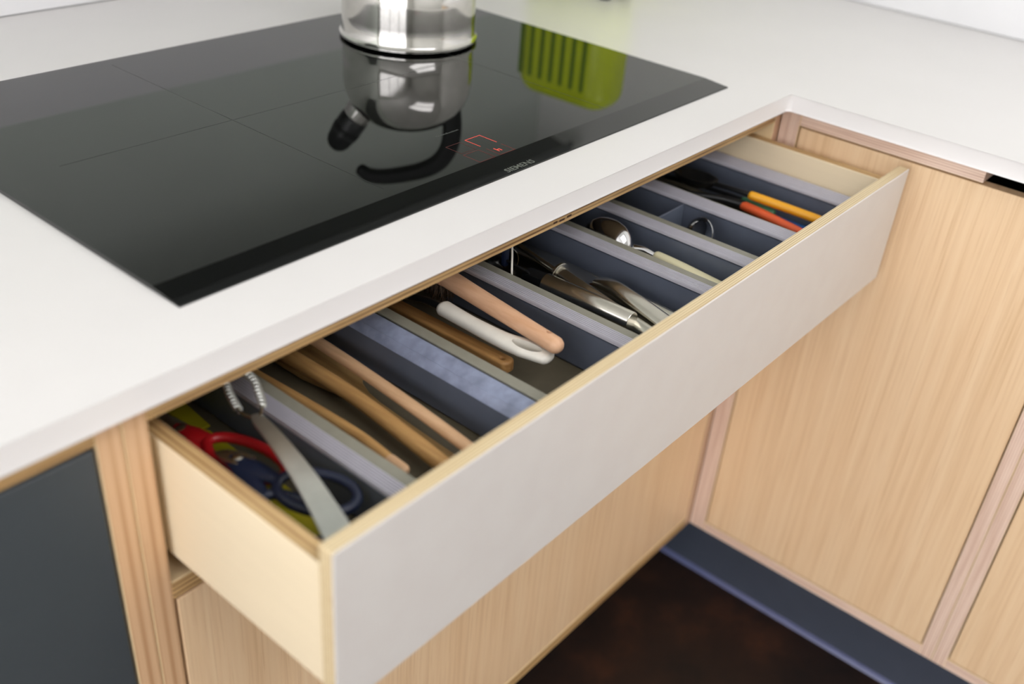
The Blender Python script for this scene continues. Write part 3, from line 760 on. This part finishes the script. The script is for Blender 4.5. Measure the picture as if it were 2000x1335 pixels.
w1 = thing('turner', (-0.515, 0.0, TF), 'white plastic handle with an oval hanging slot and black shaft, under the pink beech handle', 'kitchen turner')
hz = -0.1085
wb_ = add_tube(BM(), catmull([(-0.5180, -0.1320, hz), (-0.5215, -0.1080, hz), (-0.5258, -0.0850, hz), (-0.5262, -0.0450, hz), (-0.5245, -0.0100, hz)], 8), [(0.0102, 0.0056), (0.0134, 0.0062), (0.0096, 0.0066), (0.0080, 0.0066), (0.0088, 0.0070)], 24, power=2.3, cap='round')
handle_bm = boolean_cut(wb_, add_prism(BM(), ellipse(-0.5236, -0.1125, 0.0155, 0.0058, math.radians(101), 28), 'z', hz - 0.03, hz + 0.03))
emit('handle', handle_bm, 'ivory', w1, True)
handle_tube('shaft', [(-0.5245, -0.0125, hz), (-0.5235, 0.02, hz - 0.003), (-0.5300, 0.060, hz - 0.011), (-0.5400, 0.086, hz - 0.0155)], [(0.0050, 0.0040), (0.0045, 0.0034), (0.0045, 0.003), (0.005, 0.0025)], 'black', w1)
emit('head', plate([rrect(-0.572, -0.520, 0.084, 0.180, 0.008)], 0.003, 0.0008, MT((0, 0, hz - 0.0165))), 'black_matt', w1, True)

p1 = thing('wooden_brush', (-0.506, 0.0, TF), 'thick pink beech handle with a hanging hole, lying on top of the white handle', 'kitchen brush')
pa, pb = Vector((-0.5157, -0.1380, -0.0935)), Vector((-0.4900, 0.0300, -0.0985))
hb = add_tube(BM(), [pa.lerp(pb, t / 10) for t in range(11)], [0.0082, 0.0082, 0.0083, 0.0085, 0.0087, 0.0089, 0.0091, 0.0093, 0.0096, 0.0098, 0.0100], 28, cap='round')
hc = pa.lerp(pb, 0.055) + Vector((0, 0, 0.0))
emit('handle', boolean_cut(hb, add_tube(BM(), [hc + Vector((0.0045, 0.002, 0.02)), hc + Vector((-0.0045, -0.002, -0.02))], 0.0027, 16, up=(0, 1, 0))), 'wood_pink', p1, True)
emit('brush_head', add_tube(BM(), [pa.lerp(pb, 0.93), pa.lerp(pb, 1.05), pa.lerp(pb, 1.25)], [(0.0100, 0.0086), (0.0125, 0.0088), (0.0130, 0.0088)], 18, power=3), 'wood_pink', p1, True)
bm = BM()
for k in range(260):
    u = 0.90 + random.random() * 0.34; s = (random.random() - 0.5) * 0.022
    c = pa.lerp(pb, u) + Vector((s, 0, -0.006)); e = c + Vector(((random.random() - 0.5) * 0.006 - 0.002, (random.random() - 0.6) * 0.010, -0.014 - random.random() * 0.005))
    add_tube(bm, [c, e], [0.0006, 0.0004], 3)
tag(emit('bristles', bm, 'bristle', p1), 'dark brown bristles', kind='stuff')

# fourth compartment: steel handled tools
t1 = thing('steel_turner', (-0.407, -0.04, TF), 'kitchen turner with a thick closed steel tube handle and black head', 'kitchen turner')
emit('handle', add_tube(BM(), [(-0.4066, -0.1500, -0.1095), (-0.4066, -0.1492, -0.1095), (-0.4070, -0.100, -0.1098), (-0.4085, -0.0435, -0.1105), (-0.4086, -0.0428, -0.1105)], [0.0096, 0.0102, 0.0108, 0.0112, 0.0106], 32), 'steel_satin', t1, True)
emit('shaft', add_tube(BM(), [(-0.4086, -0.043, -0.1105), (-0.4090, -0.018, -0.1105)], [(0.0095, 0.0085), (0.0090, 0.0070)], 8, power=4), 'black', t1, True)
emit('head', plate([[(-0.020, -0.015), (0.02, -0.022), (0.060, -0.022), (0.066, 0.0), (0.060, 0.022), (0.02, 0.022), (-0.020, 0.015)]], 0.0022, 0.0006, frame((-0.4090, -0.006, -0.1105), (-0.409, 0.10, -0.1105), up=(0.75, 0, 0.65))), 'black', t1, True)
t2 = thing('steel_masher', (-0.386, -0.10, TF), 'slim steel tube handle with an open end and round collar, beside the thick tube', 'kitchen tool')
tp0, tp1 = Vector((-0.3985, -0.1700, -0.1215)), Vector((-0.3790, -0.0400, -0.1120))
bm = BM(); fr2 = Matrix.Translation(tp0) @ (tp1 - tp0).to_track_quat('Z', 'Y').to_matrix().to_4x4()
LT = (tp1 - tp0).length
add_lathe(bm, [(0.0074, 0.030), (0.0074, 0.0), (0.0084, -0.0004), (0.0090, 0.0), (0.0092, 0.004), (0.0088, 0.03), (0.0084, LT), (0, LT)], fr2, 32)
emit('handle', bm, 'steel_satin', t2, True)
emit('collar', add_lathe(BM(), [(0, LT - 0.001), (0.0115, LT - 0.001), (0.0128, LT), (0.0128, LT + 0.0025), (0.0118, LT + 0.0035), (0, LT + 0.0035)], fr2, 32), 'steel_satin', t2, True)
emit('shaft', add_tube(BM(), [tp1, tp1 + (tp1 - tp0).normalized() * 0.09], 0.0035, 12), 'steel_satin', t2, True)
t3 = thing('steel_server', (-0.362, -0.10, TF), 'flat flared cast steel handle lying highest beside the right-hand divider', 'kitchen tool')
hp = [(-0.3800, -0.2080, -0.1200), (-0.3740, -0.168, -0.1155), (-0.3680, -0.128, -0.1115), (-0.3605, -0.096, -0.1110), (-0.3555, -0.074, -0.1150)]
emit('handle', add_tube(BM(), catmull(hp, 8), [(0.0090, 0.0030), (0.0118, 0.0045), (0.0112, 0.0058), (0.0095, 0.0058), (0.0100, 0.0042)], 24, power=2.6), 'steel_satin', t3, True)
emit('blade', add_tube(BM(), catmull([(-0.3555, -0.0735, -0.1160), (-0.3520, -0.058, -0.1225), (-0.3430, 0.0, -0.1250), (-0.3400, 0.07, -0.128)], 5), [(0.0095, 0.0018), (0.0125, 0.0014), (0.0135, 0.0014), (0.013, 0.0012)], 16, power=4), 'steel_satin', t3, True)
t4 = thing('steel_skewer_handle', (-0.335, -0.12, TF), 'thin steel tube handle with a capped end against the right-hand divider wall', 'kitchen tool')
emit('handle', add_tube(BM(), [(-0.3395, -0.1680, -0.1290), (-0.3375, -0.138, -0.1290), (-0.3340, -0.060, -0.1300), (-0.330, 0.02, -0.133)], [0.0068, 0.0068, 0.0065, 0.006], 24), 'steel_satin', t4, True)
emit('end_cap', add_tube(BM(), [(-0.3420, -0.2050, -0.1290), (-0.3396, -0.1695, -0.1290)], [(0.0074), (0.0078)], 24), 'steel_satin', t4, True)
t5 = thing('red_peeler', (-0.400, -0.07, TF), 'dark red handle lying under the thick steel tube', 'peeler')
handle_tube('handle', [(-0.4010, -0.130, -0.1330), (-0.3990, -0.08, -0.1310), (-0.398, -0.02, -0.1320)], [(0.006, 0.0045), (0.0075, 0.0055), (0.0055, 0.0045)], 'red', t5)
emit('blade', plate([rrect(0.0, 0.06, -0.007, 0.007, 0.003), rrect(0.008, 0.052, -0.0015, 0.0015, 0.001)], 0.0016, 0.0003, frame((-0.398, -0.016, -0.132), (-0.396, 0.06, -0.133))), 'steel_satin', t5, True)
t6 = thing('tea_strainer', (-0.414, 0.01, TF), 'small steel strainer with an upright white wire loop, under the worktop edge', 'strainer')
emit('bowl', add_lathe(BM(), [(0, -0.018), (0.009, -0.0165), (0.016, -0.010), (0.0185, 0.0), (0.0175, 0.0), (0.015, -0.009), (0.008, -0.0150), (0, -0.0165)], MT((-0.4130, 0.012, -0.106)) @ Matrix.Rotation(math.radians(-40), 4, 'Y'), 28), 'chrome', t6, True)
emit('wire_handle', add_tube(BM(), catmull([(-0.4372, -0.021, -0.1030), (-0.4335, -0.017, -0.0920), (-0.4290, -0.0125, -0.0800), (-0.4210, -0.004, -0.0720), (-0.4110, 0.008, -0.0740), (-0.4040, 0.016, -0.086), (-0.4000, 0.020, -0.100)], 6), 0.0011, 10, cap='round'), 'ivory', t6, True)
emit('blue_clip', box(-0.4240, -0.4170, 0.000, 0.006, -0.104, -0.076, 0.0015, 2), 'navy', t6)

# fifth compartment: serving spoon with a cream handle
sp = thing('serving_spoon', (-0.258, -0.06, TF), 'chrome serving spoon turned over, with a cream handle', 'spoon')
prof = [(0, 0.019), (0.008, 0.0183), (0.015, 0.0152), (0.020, 0.0095), (0.0228, 0.0015), (0.0232, 0.0), (0.0222, 0.0), (0.0190, 0.0085), (0.014, 0.0140), (0.0075, 0.0170), (0, 0.0176)]
emit('bowl', add_lathe(BM(), prof, MT((-0.2695, -0.0240, -0.1140)) @ Matrix.Rotation(math.radians(-13), 4, 'Z') @ Matrix.Rotation(math.radians(-6), 4, 'X') @ Matrix.Diagonal((0.88, 1.55, 1.25, 1)), 40), 'chrome', sp, True)
emit('neck', add_tube(BM(), catmull([(-0.2630, -0.054, -0.1130), (-0.2585, -0.066, -0.1135), (-0.2535, -0.082, -0.1195)], 6), [(0.0065, 0.0022), (0.0042, 0.0026), (0.0045, 0.0032)], 14), 'chrome', sp, True)
handle_tube('handle', [(-0.2535, -0.081, -0.1195), (-0.2535, -0.115, -0.1215), (-0.2555, -0.170, -0.1250), (-0.257, -0.200, -0.127)], [(0.0066, 0.0060), (0.0076, 0.0066), (0.0086, 0.0070), (0.0082, 0.0064)], 'cream', sp, power=2.8)

# sixth compartment: measuring scoop
ms = thing('measuring_scoop', (-0.165, -0.085, TF), 'small round dark steel measuring scoop behind the short cross divider', 'measuring scoop')
mm = MT((-0.1805, -0.0900, -0.1120)) @ Matrix.Rotation(math.radians(-70), 4, Vector((0.25, 0.95, 0)))
emit('cup', add_lathe(BM(), [(0, -0.010), (0.012, -0.0095), (0.0175, -0.006), (0.0190, 0.0), (0.0200, 0.0004), (0.0197, 0.0012), (0.0182, 0.0008), (0.0165, -0.005), (0.0115, -0.0082), (0, -0.0086)], mm, 36), 'chrome', ms, True)
emit('handle', add_tube(BM(), [(-0.1790, -0.107, -0.1240), (-0.1780, -0.150, -0.1375), (-0.1760, -0.19, -0.138)], [(0.0035, 0.0012), (0.0045, 0.0012), (0.0055, 0.0012)], 12, power=4), 'steel_satin', ms, True)

# seventh compartment: coloured handles with dark heads
c1 = thing('ladle_spoon', (-0.035, -0.08, TF), 'dark spoon with a straight yellow-orange handle near the right side of the drawer', 'spoon', 'coloured spoons in the far right compartment')
handle_tube('handle', [(-0.0455, -0.0835, -0.1055), (-0.0385, -0.112, -0.1085), (-0.0285, -0.158, -0.1130), (-0.021, -0.195, -0.117)], [0.0054, 0.0056, 0.0056, 0.0054], 'orange', c1)
handle_tube('shaft', [(-0.0465, -0.080, -0.1050), (-0.0490, -0.060, -0.1045), (-0.0500, -0.030, -0.1060)], [0.0036, 0.0030, 0.0032], 'black', c1)
emit('bowl', add_lathe(BM(), [(0, -0.010), (0.011, -0.008), (0.018, -0.002), (0.0205, 0.005), (0.019, 0.005), (0.0105, -0.004), (0, -0.006)], MT((-0.0500, -0.004, -0.108)) @ Matrix.Rotation(0.1, 4, 'Z') @ Matrix.Diagonal((0.9, 1.5, 1, 1)), 28), 'black', c1, True)
c2 = thing('ladle_spoon', (-0.045, -0.09, TF), 'black spoon with a coral red handle next to the yellow-orange one', 'spoon', 'coloured spoons in the far right compartment')
handle_tube('handle', [(-0.0485, -0.0770, -0.1205), (-0.0490, -0.105, -0.1225), (-0.0510, -0.145, -0.1255), (-0.053, -0.185, -0.128)], [(0.0066, 0.0058), (0.0072, 0.0060), (0.0066, 0.0056), (0.006, 0.0052)], 'coral', c2)
handle_tube('shaft', [(-0.0480, -0.076, -0.1205), (-0.0560, -0.050, -0.1190), (-0.0760, -0.014, -0.1190)], [0.0062, 0.0052, 0.0046], 'black', c2)
emit('bowl', add_lathe(BM(), [(0, 0.010), (0.011, 0.008), (0.018, 0.002), (0.0205, -0.005), (0.019, -0.005), (0.0105, 0.004), (0, 0.006)], MT((-0.0910, 0.012, -0.121)) @ Matrix.Rotation(0.5, 4, 'Z') @ Matrix.Diagonal((0.9, 1.5, 1, 1)), 28), 'black', c2, True)
c3 = thing('ladle_spoon', (-0.018, -0.14, TF), 'blue handle lying lowest, beside the coral red handle', 'spoon', 'coloured spoons in the far right compartment')
handle_tube('handle', [(-0.0310, -0.106, -0.1330), (-0.0320, -0.130, -0.1320), (-0.0330, -0.178, -0.1310)], [(0.0085, 0.0055), (0.0095, 0.006), (0.009, 0.006)], 'blue', c3)
handle_tube('shaft', [(-0.0305, -0.103, -0.1335), (-0.0330, -0.02, -0.1370), (-0.036, 0.04, -0.137)], [0.004, 0.0035, 0.0035], 'black', c3)
c4 = thing('ladle_spoon', (-0.028, -0.09, TF), 'dark green handle showing between the yellow-orange and coral handles', 'spoon', 'coloured spoons in the far right compartment')
handle_tube('handle', [(-0.0360, -0.070, -0.1190), (-0.0372, -0.090, -0.1190), (-0.0382, -0.112, -0.1200)], [(0.005, 0.0035), (0.006, 0.004), (0.0055, 0.004)], 'green', c4)
handle_tube('shaft', [(-0.0360, -0.068, -0.1190), (-0.030, 0.0, -0.124), (-0.028, 0.05, -0.130)], [0.003, 0.003, 0.003], 'black', c4)
